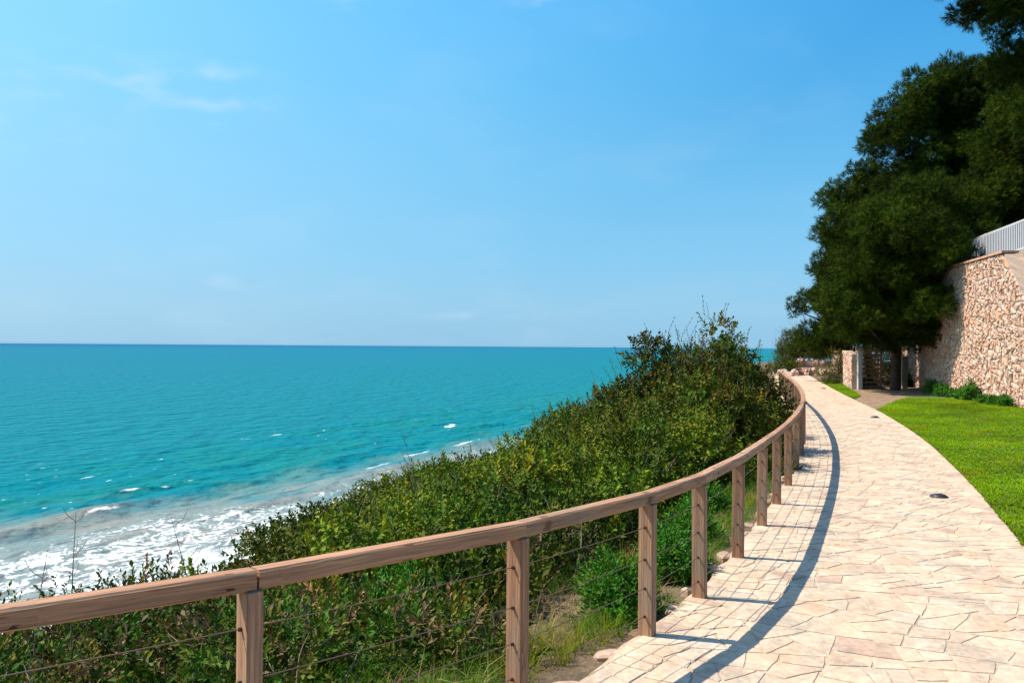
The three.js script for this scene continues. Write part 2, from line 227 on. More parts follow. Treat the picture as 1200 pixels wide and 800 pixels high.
// ---------------------------------------------------------------- the ground: bank, strip under the path, level land behind
{
  const xs = [], zs = []; for (let x = -34; x < 44; x += x > -8 && x < 22 ? 0.3 : 1) xs.push(x); for (let z = 8; z > -120; z -= z > -40 ? 0.3 : 1.5) zs.push(z);
  const pos = [], uv = [], idx = [];
  for (const z of zs) for (const x of xs) { pos.push(x, Math.max(groundY(x, z), SEA - 2), z); uv.push(x, z); }
  for (let j = 0; j < zs.length - 1; j++) for (let i = 0; i < xs.length - 1; i++) { const p = j * xs.length + i; idx.push(p, p + 1, p + xs.length, p + 1, p + xs.length + 1, p + xs.length); }
  structure('ground', geom(pos, idx, uv), M.earth);
}
function sheet(name, s0, s1, ds, oa, ob, n, h, mat) {    // a sheet in path coordinates, lifted h above the ground
  const pos = [], uv = [], idx = []; let rows = 0;
  for (let s = s0; s <= s1 + 1e-6; s += ds, rows++) for (let i = 0; i <= n; i++) { const o = lerp(oa(s), ob(s), i / n), p = onPath(s, o); pos.push(p[0], groundYpath(s, o, p) + h, p[2]); uv.push(p[0], p[2]); }
  for (let j = 0; j < rows - 1; j++) for (let i = 0; i < n; i++) { const p = j * (n + 1) + i; idx.push(p, p + 1, p + n + 1, p + 1, p + n + 2, p + n + 1); }
  return structure(name, geom(pos, idx, uv), mat);
}
function groundYpath(s, o, p) { return groundY(p[0], p[2]); }

// stone wall line in plan, by depth
const WK = [14, 26.9, 33, 47, 60], WX = [13.05, 15.54, 16.7, 21.2, 26], wallX = d => interp(d, WK, WX), gateWall = [[15.35, 38.4], [21.3, 56.8]];
const wallO = s => { const [x, z, t] = at(s); let o = 3; for (; o < 14; o += 0.05) { const X = x + o * Math.cos(t), Z = z - o * Math.sin(t); if (X > wallX(Z) - 0.02) break; } return o; };
const lawnEnd = s => s < 25 ? W_PATH : W_PATH + (s - 25) / 3.6;
const lawn = sheet('lawn', 0, 33, 0.4, s => lawnEnd(s) + 0.0, s => Math.max(lawnEnd(s) + 0.05, wallO(s)), 22, 0.012, M.turf);
const gateO = s => { const [x, z, t] = at(s); for (let o = 2.4; o < 6; o += 0.02) { const X = x + o * Math.cos(t), Z = z - o * Math.sin(t), k = (Z - 38.4) / 18.4; if (X > lerp(15.35, 21.3, k) - 0.05) return o; } return 3; };
const lawn2End = s => s < 41 ? Math.min(gateO(s), W_PATH + (s - 30.5) * 0.2) : gateO(s);
sheet('lawn', 30.5, 50, 0.4, () => W_PATH, s => Math.max(W_PATH + 0.02, lawn2End(s)), 6, 0.012, M.turf);
sheet('dirt_path', 24, 40.5, 0.4, s => s < 31 ? W_PATH : Math.max(W_PATH, lawn2End(s)), s => s < 31 ? Math.max(W_PATH + 0.02, lawnEnd(Math.max(s, 25)) + 0.0) : 6.2, 10, 0.007, M.dirt);

// ---------------------------------------------------------------- the flagstone path
{
  const r = rng(4), S0 = -5.5, S1 = 64, pos = [], uv = [], idx = []; let rows = 0;
  const oL = s => interp(s, [0, 1.6, 2.9, 4], [0.16, 0.12, -0.04, -0.06]) - 0.02 + 0.05 * nz(s * 1.7, 2.2) + 0.025 * nz(s * 6, 5.5);
  for (let s = S0; s <= S1; s += 0.15, rows++) { const os = [oL(s), oL(s), W_PATH + 0.005, W_PATH + 0.005], hs = [-0.22, -0.0015, -0.0015, -0.16]; for (let i = 0; i < 4; i++) { pos.push(...onPath(s, os[i], hs[i])); uv.push(s, os[i] + hs[i]); } }
  for (let j = 0; j < rows - 1; j++) for (let i = 0; i < 3; i++) { const p = j * 4 + i; idx.push(p, p + 1, p + 4, p + 1, p + 5, p + 4); }
  const path = structure('footpath', geom(pos, idx, uv).toNonIndexed(), M.mortar); path.geometry.computeVertexNormals();
  const out = [];
  for (let s = S0; s < S1; s += 3) shatter([[-0.07, s], [W_PATH, s], [W_PATH, s + 3], [-0.07, s + 3]], r, (o, ss) => (0.035 + 0.19 * r() * r() + (ss > 30 ? 0.12 : 0)) * (o < 0.5 ? 0.8 : 1), out, 0.85);
  const eyeDist = st => { const p = onPath(st.cy, st.cx); return p[2] > -3.6 || p[0] / -p[2] > 0.66 ? 1e3 + Math.hypot(p[0], p[2]) : Math.hypot(p[0], p[2]); };
  out.sort((a, b) => eyeDist(a) - eyeDist(b));
  const rest = M.flags.map(() => []);
  out.forEach((st, i) => {
    const g = stoneGeo(st, r, { gap: 0.003, top: 0.0025 + r() * 0.002, drop: 0.02, chamfer: 0.002, rough: 0.009, bulge: 0.001, tilt: 0.003 }, (o, s, h) => onPath(s, W_PATH - (W_PATH - o) * (W_PATH - oL(s) - 0.02) / (W_PATH + 0.07), h));
    const tone = 0.5 + 0.9 * nz(st.cx * 0.5, st.cy * 0.35, 3) + (r() - 0.5) * 0.9, k = r() < 0.05 ? 7 : clamp(Math.floor(tone * 7), 0, 6);
    if (i < 300) part('flagstone', g, M.flags[k], path); else rest[k].push(g);
  });
  rest.forEach((l, k) => { if (l.length) part('flagstones_beyond', mergeGeometries(l), M.flags[k], path).userData.kind = 'stuff'; });
  // rough edging stones on the seaward side
  for (let s = -1; s < 22; s += 0.3 + r() * 0.6) {
    const w = 0.06 + r() * 0.08, o = oL(s) - 0.04 - r() * 0.08, n = 7, poly = []; for (let i = 0; i < n; i++) { const a = i / n * 6.283 + r() * 0.4; poly.push([o + Math.cos(a) * w * (0.5 + r() * 0.35), s + Math.sin(a) * w * (0.7 + r() * 0.5)]); }
    part('edging_stone', stoneGeo({ poly, cx: o, cy: s }, r, { gap: 0, top: -0.06 + r() * 0.05, drop: 0.16, chamfer: 0.014, rough: 0.012, bulge: 0.012, tilt: 0.25 }, (oo, ss, h) => onPath(ss, oo, h)), [M.flags[7], M.rubble[5], M.dirt, M.flags[5]][Math.floor(r() * 4)], path);
  }
}

// ---------------------------------------------------------------- the wooden railing
{
  const rail = thing('wooden_railing', 'weathered brown timber railing with square posts and thin steel cables beside the flagstone path', 'railing'), r = rng(9);
  const ps = [-4.5, -3, -1.5, 0.03, 1.49, 2.86, 3.88, 5.32, 6.97, 8.45, 10.1, 11.85, 13.9]; for (let s = 15.6; s < 36.5; s += 1.68) ps.push(s);
  const P = ps.map(s => onPath(s, 0)), RH = 0.9, TH_ = 0.076, RW = 0.082;
  const dir = (i, j) => { const d = [P[j][0] - P[i][0], P[j][1] - P[i][1], P[j][2] - P[i][2]]; return new THREE.Vector3(...d); };
  ps.forEach((s, i) => {
    const h = RH - TH_ + 0.001, g = rbox(0.1, h + 0.3, 0.066, 0.007), post = part('post', g, M.wood[Math.floor(r() * 4)], rail), t = at(s)[2];
    post.position.set(P[i][0], P[i][1] + (h - 0.3) / 2, P[i][2]); post.rotation.y = -t + (r() - 0.5) * 0.05; post.rotation.z = (r() - 0.5) * 0.012;
    if (s > -1 && s < 15) for (const y of [0.68, 0.48, 0.30, 0.125]) for (const e of [-1, 1]) { const b = part('bolt', new THREE.CylinderGeometry(0.0085, 0.0085, 0.014, 8), M.iron, post); b.rotation.x = Math.PI / 2; b.position.set(0, y - (h - 0.3) / 2, e * 0.038); }
  });
  for (let i = 0; i < ps.length - 1; i++) {              // one beam from post to post, ends cut to the bisector
    const d = dir(i, i + 1), L = d.length(), f = d.clone().normalize(), side = new THREE.Vector3(-f.z, 0, f.x).normalize(), up = new THREE.Vector3().crossVectors(side, f).normalize();
    const turn = (a, b) => { const u = dir(...a).normalize(), v = dir(...b).normalize(); return Math.atan2(u.x * v.z - u.z * v.x, u.x * v.x + u.z * v.z) / 2; };
    const k0 = i > 0 ? turn([i - 1, i], [i, i + 1]) : 0, k1 = i < ps.length - 2 ? turn([i, i + 1], [i + 1, i + 2]) : 0;
    const c = 0.009, w = RW / 2, prof = [[-w, -TH_ + c], [-w + c, -TH_], [w - c, -TH_], [w, -TH_ + c], [w, -c], [w - c, 0], [-w + c, 0], [-w, -c]], pos = [], uv = [], idx = [], N = 6;
    const dip = (r() - 0.5) * 0.004;
    for (let q = 0; q < 8; q++) {
      const a = prof[q], b = prof[(q + 1) % 8], base = pos.length / 3, el = Math.hypot(b[0] - a[0], b[1] - a[1]);
      for (let j = 0; j <= N; j++) for (const [p, vv] of [[a, 0], [b, el]]) { const t = j / N, along = lerp(0.001 + p[0] * Math.tan(k0), L - 0.001 - p[0] * Math.tan(k1), t), wob = 0.0015 * nz(i * 3.1 + t * 3, q * 0.9); const v = new THREE.Vector3(...P[i]).addScaledVector(f, along).addScaledVector(side, p[0] + wob).addScaledVector(up, p[1] + RH + dip * Math.sin(t * 3.14)); pos.push(v.x, v.y, v.z); uv.push(along + i * 0.71, vv + q * 0.23 + i * 0.13); }
      for (let j = 0; j < N; j++) { const m = base + j * 2; idx.push(m, m + 2, m + 1, m + 1, m + 2, m + 3); }
    }
    for (const e of [0, 1]) { const base = pos.length / 3; for (const p of prof) { const along = e ? L - 0.001 - p[0] * Math.tan(k1) : 0.001 + p[0] * Math.tan(k0), v = new THREE.Vector3(...P[i]).addScaledVector(f, along).addScaledVector(side, p[0]).addScaledVector(up, p[1] + RH); pos.push(v.x, v.y, v.z); uv.push(p[0], p[1]); } for (let q = 1; q < 7; q++) e ? idx.push(base, base + q, base + q + 1) : idx.push(base, base + q + 1, base + q); }
    const g = geom(pos, idx, uv).toNonIndexed(); g.computeVertexNormals(); part('rail_beam', g, M.wood[Math.floor(r() * 3)], rail);
  }
  for (const y of [0.68, 0.48, 0.30, 0.125]) {           // four cables
    const gs = []; for (let i = 0; i < ps.length - 1; i++) { const a = new THREE.Vector3(...P[i]), b = new THREE.Vector3(...P[i + 1]), m = a.clone().lerp(b, 0.5); a.y += y; b.y += y; m.y += y - 0.006 - 0.008 * r(); gs.push(new THREE.TubeGeometry(new THREE.QuadraticBezierCurve3(a, m, b), 6, 0.0026, 5)); }
    part('cable', mergeGeometries(gs), M.cable, rail);
  }
}

// ---------------------------------------------------------------- leaves, sprigs, blades
function sprig(seed, n, len, leafL, leafW, spread) {
  const r = rng(seed), pos = [], idx = [];
  for (let i = 0; i < n; i++) {
    const t = 0.12 + 0.88 * (i + r() * 0.6) / n, a = i * 2.4 + r() * 0.7, el = lerp(0.3, 1.1, t) * spread + (r() - 0.5) * 0.4, L = leafL * (0.7 + r() * 0.6) * (1.1 - 0.35 * t), w = leafW * (0.8 + r() * 0.4);
    const d = new THREE.Vector3(Math.cos(a) * Math.cos(el), Math.sin(el), Math.sin(a) * Math.cos(el)), s = new THREE.Vector3(-Math.sin(a), (r() - 0.5) * 0.8, Math.cos(a)).normalize(), u = new THREE.Vector3().crossVectors(s, d), b = new THREE.Vector3(0.02 * Math.sin(t * 5 + seed), t * len, 0.02 * Math.cos(t * 4 + seed));
    const k = pos.length / 3, put = (al, ws, uu) => { const v = b.clone().addScaledVector(d, al).addScaledVector(s, ws).addScaledVector(u, uu); pos.push(v.x, v.y, v.z); };
    put(0, 0, 0); put(L * 0.5, -w / 2, w * 0.22); put(L * 0.55, 0, 0); put(L * 0.5, w / 2, w * 0.22); put(L, 0, -w * 0.15);
    idx.push(k, k + 2, k + 1, k, k + 3, k + 2, k + 1, k + 2, k + 4, k + 2, k + 3, k + 4);
  }
  const g = geom(pos, idx); return g;
}
function tuft(seed, n, len, width, lean) {               // grass
  const r = rng(seed), pos = [], idx = [];
  for (let i = 0; i < n; i++) {
    const a = r() * 6.283, L = len * (0.5 + r() * 0.7), w = width * (0.7 + r() * 0.6), ln = lean * (0.3 + r()), bx = (r() - 0.5) * len * 0.5, bz = (r() - 0.5) * len * 0.5, dx = Math.cos(a), dz = Math.sin(a), k = pos.length / 3;
    for (const [t, ww] of [[0, 1], [0.5, 0.8], [1, 0]]) { const x = bx + dx * ln * L * t * t, z = bz + dz * ln * L * t * t, y = L * t * (1 - 0.3 * ln * t); if (ww) pos.push(x - dz * w * ww / 2, y, z + dx * w * ww / 2, x + dz * w * ww / 2, y, z - dx * w * ww / 2); else pos.push(x, y, z); }
    idx.push(k, k + 1, k + 2, k + 1, k + 3, k + 2, k + 2, k + 3, k + 4);
  }
  return geom(pos, idx);
}
function needles(seed, n, len, w) {
  const r = rng(seed), pos = [], idx = [];
  for (let i = 0; i < n; i++) { const a = i * 2.4 + r(), el = 0.1 + r() * 1.3, L = len * (0.6 + r() * 0.6), d = new THREE.Vector3(Math.cos(a) * Math.cos(el), Math.sin(el), Math.sin(a) * Math.cos(el)), s = new THREE.Vector3(-Math.sin(a), r() - 0.5, Math.cos(a)).normalize(), y = r() * len * 0.7, k = pos.length / 3; for (const [al, ws] of [[0, -w / 2], [0, w / 2], [L, 0]]) { const v = d.clone().multiplyScalar(al).addScaledVector(s, ws); pos.push(v.x, v.y + y, v.z); } idx.push(k, k + 1, k + 2); }
  return geom(pos, idx);
}
const G = { lentisk: [sprig(1, 12, 0.2, 0.072, 0.036, 0.9), sprig(2, 11, 0.17, 0.062, 0.038, 0.8)], fineLeaf: [sprig(3, 15, 0.22, 0.05, 0.02, 1.0)], broad: [sprig(5, 10, 0.16, 0.075, 0.04, 0.8)], shoot: [sprig(6, 20, 0.5, 0.045, 0.02, 1.2)], grass: [tuft(7, 12, 0.24, 0.008, 0.8), tuft(8, 10, 0.3, 0.007, 1.0)], lawn: [tuft(9, 14, 0.05, 0.006, 0.8)], pine: [needles(10, 22, 0.32, 0.019)], dryGrass: [tuft(12, 9, 0.28, 0.005, 0.9)] };
const up = new THREE.Vector3(0, 1, 0), q0 = new THREE.Quaternion(), q1 = new THREE.Quaternion();
function placed(p, d, spin, sc) { q0.setFromUnitVectors(up, d); q1.setFromAxisAngle(up, spin); return new THREE.Matrix4().compose(p, q0.clone().multiply(q1), new THREE.Vector3(sc, sc, sc)); }
// sprigs through the outer part of a lumpy mound; returns entries
function mound(list, r, c, rad, n, tint, { inner = 0.45, lump = 0.28, freq = 1.6, size = 1, lift = 0.5, floor = -0.25 }) {
  for (let i = 0; i < n; i++) {
    const v = new THREE.Vector3(r() * 2 - 1, r() * (1 - floor) + floor, r() * 2 - 1); if (v.lengthSq() > 1 || v.lengthSq() < 0.01) { i--; continue; } v.normalize();
    const k = 1 + lump * 2 * nz(v.x * freq + c.x * 0.7, v.y * freq + c.y, v.z * freq + c.z * 0.7) + lump * 0.7 * nz(v.x * freq * 3 + c.x, v.y * freq * 3, v.z * freq * 3 + c.z), rr = k * (inner + (1 - inner) * Math.pow(r(), 0.55));
    const p = new THREE.Vector3(c.x + v.x * rad.x * rr, c.y + v.y * rad.y * rr, c.z + v.z * rad.z * rr), d = v.clone().multiplyScalar(0.9).add(new THREE.Vector3((r() - 0.5) * 1.3, lift + (r() - 0.5) * 0.8, (r() - 0.5) * 1.3)).normalize();
    list.push({ m: placed(p, d, r() * 6.28, size * (0.7 + r() * 0.65)), c: tint(r, p) });
  }
}
const mixTint = (cols, vary = 0.3) => r => { const a = cols[Math.floor(r() * cols.length)], k = 1 + (r() - 0.5) * 2 * vary; return C(a[0] * k, a[1] * k, a[2] * k); };
const T = {
  lentisk: mixTint([[0.085, 0.145, 0.008], [0.12, 0.18, 0.008], [0.06, 0.115, 0.008], [0.17, 0.21, 0.008], [0.09, 0.13, 0.01]]),
  yellow: mixTint([[0.17, 0.21, 0.008], [0.22, 0.24, 0.008], [0.12, 0.17, 0.008], [0.09, 0.14, 0.008]]),
  tall: mixTint([[0.09, 0.12, 0.009], [0.14, 0.14, 0.01], [0.06, 0.10, 0.008], [0.15, 0.105, 0.012], [0.09, 0.135, 0.008], [0.07, 0.12, 0.008]]),
  low: mixTint([[0.055, 0.13, 0.009], [0.09, 0.15, 0.009], [0.045, 0.10, 0.009], [0.15, 0.14, 0.014], [0.22, 0.15, 0.07]]),
  pine: mixTint([[0.034, 0.068, 0.004], [0.05, 0.088, 0.004], [0.024, 0.05, 0.004], [0.075, 0.095, 0.005]]),
  lush: mixTint([[0.06, 0.21, 0.015], [0.08, 0.20, 0.008], [0.05, 0.17, 0.02]]),
};
function shrub([x, z, y, rad, h], seed, kind, label, group) {
  const o = thing('shrub', label, 'shrub', [x, y, z], 0, group), r = rng(seed), list = [], shoots = [], K = { lentisk: ['lentisk', T.lentisk], yellow: ['lentisk', T.yellow], low: ['fineLeaf', T.low], tall: ['lentisk', T.tall], broad: ['broad', T.yellow] }[kind];
  const puffs = Math.round(5 + rad * rad * 5 + h * rad * 3.5), st = 0.56 + 0.55 * r(), sh = 1 + 0.35 * (r() - 0.5);      // leaf puffs over a mound, each with its own share of young and old leaves
  for (let k = 0; k < puffs; k++) {
    const a = k * 2.4 + r() * 1.1, t = (k + 0.5) / puffs, el = Math.asin(1 - 1.02 * t), q = 0.6 + 0.42 * r(), pr = (0.17 + 0.24 * r() * r() + 0.06 * r()) * (0.75 + 0.3 * rad), tone = st * (0.55 + 0.9 * r()), yel = sh * (1 + 0.5 * (r() - 0.45));
    mound(list, r, new THREE.Vector3(Math.cos(a) * Math.cos(el) * rad * q, Math.max(0.12, Math.sin(el) * (h - pr * 0.9) * (0.72 + 0.28 * r())), Math.sin(a) * Math.cos(el) * rad * q), new THREE.Vector3(pr, pr * 0.8, pr), Math.round(pr * pr * 12.6 * 44), rr => { const c = K[1](rr); c.r *= tone * yel; c.g *= tone; c.b *= tone; return c; }, { size: 1.05, floor: -0.6, inner: 0.3 });
  }
  mound(list, r, new THREE.Vector3(0, h * 0.3, 0), new THREE.Vector3(rad * 0.55, h * 0.42, rad * 0.55), Math.round(rad * (rad + h) * 130), rr => K[1](rr).multiplyScalar(st), { size: 0.9, floor: -0.6, inner: 0.2 });
  if (kind === 'low' || r() < 0.35) { const ds = []; for (let k = 0; k < 7 + rad * 8; k++) { const a = r() * 6.28, d = rad * Math.sqrt(r()), b = new THREE.Vector3(Math.cos(a) * d, h * 0.3, Math.sin(a) * d), e = b.clone().add(new THREE.Vector3((r() - 0.5) * 0.5, h * 0.4 + 0.25 * r(), (r() - 0.5) * 0.5)); ds.push(tube([b, b.clone().lerp(e, 0.5).add(new THREE.Vector3((r() - 0.5) * 0.12, 0.03, (r() - 0.5) * 0.12)), e], [0.006, 0.004, 0.0015], 4)); } part('dry_twig', mergeGeometries(ds), M.dry, o).userData.kind = 'stuff'; }
  for (let k = 0; k < 5 + rad * 12; k++) { const a = r() * 6.28, d = rad * 0.75 * Math.sqrt(r()), p = new THREE.Vector3(Math.cos(a) * d, h * (0.98 - 0.5 * (d / rad) ** 2) - 0.22, Math.sin(a) * d); shoots.push({ m: placed(p, new THREE.Vector3((r() - 0.5) * 0.7 + Math.cos(a) * 0.3, 1, (r() - 0.5) * 0.7 + Math.sin(a) * 0.3).normalize(), r() * 6.28, (h > 1.9 ? 0.75 : 0.5) + r() * 0.45), c: K[1](r) }); }
  copies('foliage', G[K[0]][seed % G[K[0]].length], M.leaf, list, o); copies('shoots', G.shoot[0], M.leaf, shoots, o);
  const gs = []; for (let k = 0; k < 4 + rad * 3; k++) { const a = r() * 6.28, d = rad * (0.35 + 0.4 * r()), hh = h * (0.55 + 0.35 * r()); gs.push(tube([new THREE.Vector3(Math.cos(a) * 0.08, -0.15, Math.sin(a) * 0.08), new THREE.Vector3(Math.cos(a + 0.3) * d * 0.4, hh * 0.5, Math.sin(a + 0.3) * d * 0.4), new THREE.Vector3(Math.cos(a) * d, hh, Math.sin(a) * d)], [0.022, 0.014, 0.004], 5)); }
  part('stem', mergeGeometries(gs), M.twig, o); return o;
}
// ---------------------------------------------------------------- shrubs on the bank [x, z, ground y, radius, height, kind]
{
  const low = 'low dark green shrub on the bank just beyond the railing', mid = 'rounded glossy green shrub on the slope above the surf', tall = 'tall reddish green bush rising against the sky behind the railing', far = 'green bush on the bank behind the far bend of the railing', yel = 'yellow green leafy shrub on the bank between the darker shrubs';
  const L = [
    [-2.72, -4.77, -0.27, 0.8, 0.3, 'low'], [-2.04, -5.4, -0.29, 0.9, 0.32, 'low'], [-1.64, -6.28, -0.36, 0.9, 0.42, 'low'], [-1.02, -7.16, -0.38, 0.77, 0.9, 'yellow'], [-0.69, -8.03, -0.42, 0.75, 1.05, 'lentisk'], [-0.33, -9.04, -0.46, 0.87, 1.05, 'lentisk'], [0.11, -10.4, -0.5, 0.75, 1.25, 'yellow'], [0.77, -11.31, -0.48, 0.85, 1.25, 'lentisk'],
    [-4.43, -6.12, -0.68, 0.95, 0.3, 'low'], [-3.46, -6.63, -0.64, 1.1, 0.3, 'low'], [-3.06, -7.48, -0.73, 1.0, 0.3, 'low'], [-2.09, -7.98, -0.64, 1.1, 0.42, 'lentisk'], [-1.7, -9.35, -0.72, 1.1, 0.75, 'lentisk'], [-1.14, -10.99, -0.78, 1.0, 0.95, 'yellow'], [-0.57, -12.57, -0.82, 1.05, 1.05, 'lentisk'], [0.41, -13.89, -0.75, 1.1, 1.45, 'lentisk'],
    [-2.55, -12.66, -1.25, 1.4, 0.6, 'lentisk'], [-1.52, -14.27, -1.19, 1.25, 0.85, 'lentisk'], [-1.34, -16.47, -1.36, 1.2, 0.95, 'lentisk'], [-0.65, -18.09, -1.35, 1.15, 1.05, 'lentisk'], [-3.1, -19.04, -2.11, 1.45, 0.5, 'lentisk'], [-2.22, -21, -2.02, 1.6, 0.6, 'lentisk'], [-1.56, -23.3, -2.01, 1.3, 0.7, 'lentisk'],
    [1.75, -12.3, -0.36, 0.95, 1.45, 'lentisk'], [1.6, -13.7, -0.5, 1.0, 1.55, 'yellow'], [2.5, -14.6, -0.42, 1.0, 1.65, 'tall'], [1.6, -15.3, -0.6, 1.2, 1.6, 'tall'], [1.3, -17.3, -0.82, 1.3, 1.65, 'lentisk'], [1.9, -19.9, -0.88, 1.4, 1.7, 'lentisk'],
    [3.75, -16.2, -0.35, 1.2, 3.0, 'tall'], [3.3, -17.8, -0.45, 1.4, 2.8, 'tall'], [4.65, -18.6, -0.3, 1.15, 2.55, 'tall'], [2.5, -17.6, -0.6, 1.3, 2.0, 'tall'], [4.6, -21.6, -0.35, 1.2, 2.3, 'tall'], [3.5, -14.0, -0.28, 0.95, 1.9, 'tall'], [2.75, -12.7, -0.3, 0.85, 1.35, 'lentisk'], [4.45, -16.4, -0.2, 0.8, 2.0, 'tall'], [1.75, -10.9, -0.3, 0.75, 1.0, 'lentisk'], [1.0, -9.4, -0.33, 0.7, 0.85, 'lentisk'], [0.35, -8.2, -0.3, 0.6, 0.65, 'lentisk'], [-0.28, -6.5, -0.2, 0.5, 0.5, 'lentisk'], [0.2, -7.4, -0.2, 0.55, 0.6, 'low'], [0.85, -8.75, -0.24, 0.5, 0.6, 'lentisk'], [-0.93, -5.75, -0.2, 0.55, 0.42, 'low'], [-1.35, -4.9, -0.1, 0.5, 0.4, 'low'], [-0.45, -5.35, -0.1, 0.42, 0.36, 'low'],
    [6.1, -24.4, -0.3, 0.95, 1.75, 'far'], [6.9, -27.4, -0.3, 0.95, 1.75, 'far'], [7.7, -30.2, -0.3, 0.9, 1.7, 'far'], [8.6, -33.2, -0.3, 0.9, 1.7, 'far'], [9.4, -36.3, -0.3, 0.9, 1.65, 'far'], [10.6, -40, -0.3, 1.0, 1.5, 'far'], [12.1, -45, -0.3, 1.1, 1.4, 'far'], [13.0, -49, -0.3, 1.1, 1.4, 'far'], [14.3, -53, -0.3, 1.2, 1.3, 'far'], [15.6, -57, -0.3, 1.2, 1.3, 'far'], [16.8, -60.5, -0.3, 1.2, 1.3, 'far'],
  ];
  L.forEach((e, i) => { const k = e[5], l = k === 'low' ? low : k === 'yellow' ? yel : k === 'tall' ? tall : k === 'far' ? far : mid; shrub(e, 300 + i * 7, k === 'far' ? 'lentisk' : k, l, { [low]: 'low shrubs by the railing', [mid]: 'glossy shrubs on the slope', [tall]: 'tall bushes behind the railing', [far]: 'bushes at the far bend', [yel]: 'yellow green shrubs on the bank' }[l]); });
}
// ---------------------------------------------------------------- grass and weeds
{
  const r = rng(77), A = [[], [], []], put = (x, z, sc, c, k) => A[k].push({ m: placed(new THREE.Vector3(x, groundY(x, z) - 0.005, z), new THREE.Vector3((r() - 0.5) * 0.5, 1, (r() - 0.5) * 0.5).normalize(), r() * 6.28, sc), c });
  for (let i = 0; i < 17000; i++) {
    const s = -1 + 38 * Math.pow(r(), 1.5), d = 0.22 + 2.6 * Math.pow(r(), 0.9), [x, , z] = onPath(s, -d), n = nz(x * 0.8, z * 0.8, 3);
    if (n < -0.34) continue;
    const g = nz(x * 0.5, z * 0.5, 9), c = g > -0.15 ? C(0.075 + 0.05 * r(), 0.17 + 0.07 * r(), 0.008) : g > -0.33 ? C(0.13 + 0.09 * r(), 0.18 + 0.05 * r(), 0.008) : C(0.26, 0.17 + 0.03 * r(), 0.07);
    put(x, z, (s < 2.5 ? 0.3 : 0.42) + r() * 0.5, c, r() < 0.5 ? 0 : 1);
  }
  for (let i = 0; i < 1100; i++) { const s = -1.5 + 9 * r(), d = 0.4 + 3.2 * r(), [x, , z] = onPath(s, -d); put(x, z, 0.5 + r() * 0.7, C(0.30 + 0.1 * r(), 0.22 + 0.06 * r(), 0.11), 2); }
  const g = new THREE.Group(); g.name = 'bank_grass'; g.userData = { kind: 'stuff', label: 'green and dry grass growing between the railing posts and the shrubs', category: 'grass' }; scene.add(g);
  copies('grass_blades', G.grass[0], M.blade, A[0], g); copies('grass_blades', G.grass[1], M.blade, A[1], g); copies('dry_grass', G.dryGrass[0], M.blade, A[2], g);
  const B = [];
  const lawnTuft = (s, o) => { const p = onPath(s, o), y = groundY(p[0], p[2]) + 0.01, n = nz(p[0] * 0.6, p[2] * 0.6, 5) + 0.5 * nz(p[0] * 2.5, p[2] * 2.5, 8), k = 1 + 0.6 * n, y2 = smooth(0.1, 0.5, nz(p[0] * 0.9 + 7, p[2] * 0.9, 15)); B.push({ m: placed(new THREE.Vector3(p[0], y, p[2]), new THREE.Vector3((r() - 0.5) * 0.4, 1, (r() - 0.5) * 0.4).normalize(), r() * 6.28, 0.7 + r() * 0.7), c: C((0.17 + 0.05 * r() + 0.06 * y2) * k, (0.30 + 0.04 * r()) * k, 0.003) }); };
  for (let i = 0; i < 60000; i++) { const s = 4 + 27 * Math.pow(r(), 1.15), o = lawnEnd(s) - 0.02 + 8 * Math.pow(r(), 1.2); if (o < wallO2(s) - 0.1) lawnTuft(s, o); }
  for (let i = 0; i < 2500; i++) { const s = 31.5 + 18 * r(), o = lerp(W_PATH + 0.02, lawn2End(s) - 0.02, r()); if (o > W_PATH) lawnTuft(s, o); }
  copies('grass_blades', G.lawn[0], M.blade, B, lawn);
}
function wallO2(s) { wallO2.t ||= Array.from({ length: 70 }, (_, i) => wallO(i)); const i = clamp(Math.floor(s), 0, 68); return lerp(wallO2.t[i], wallO2.t[i + 1], s - i); }

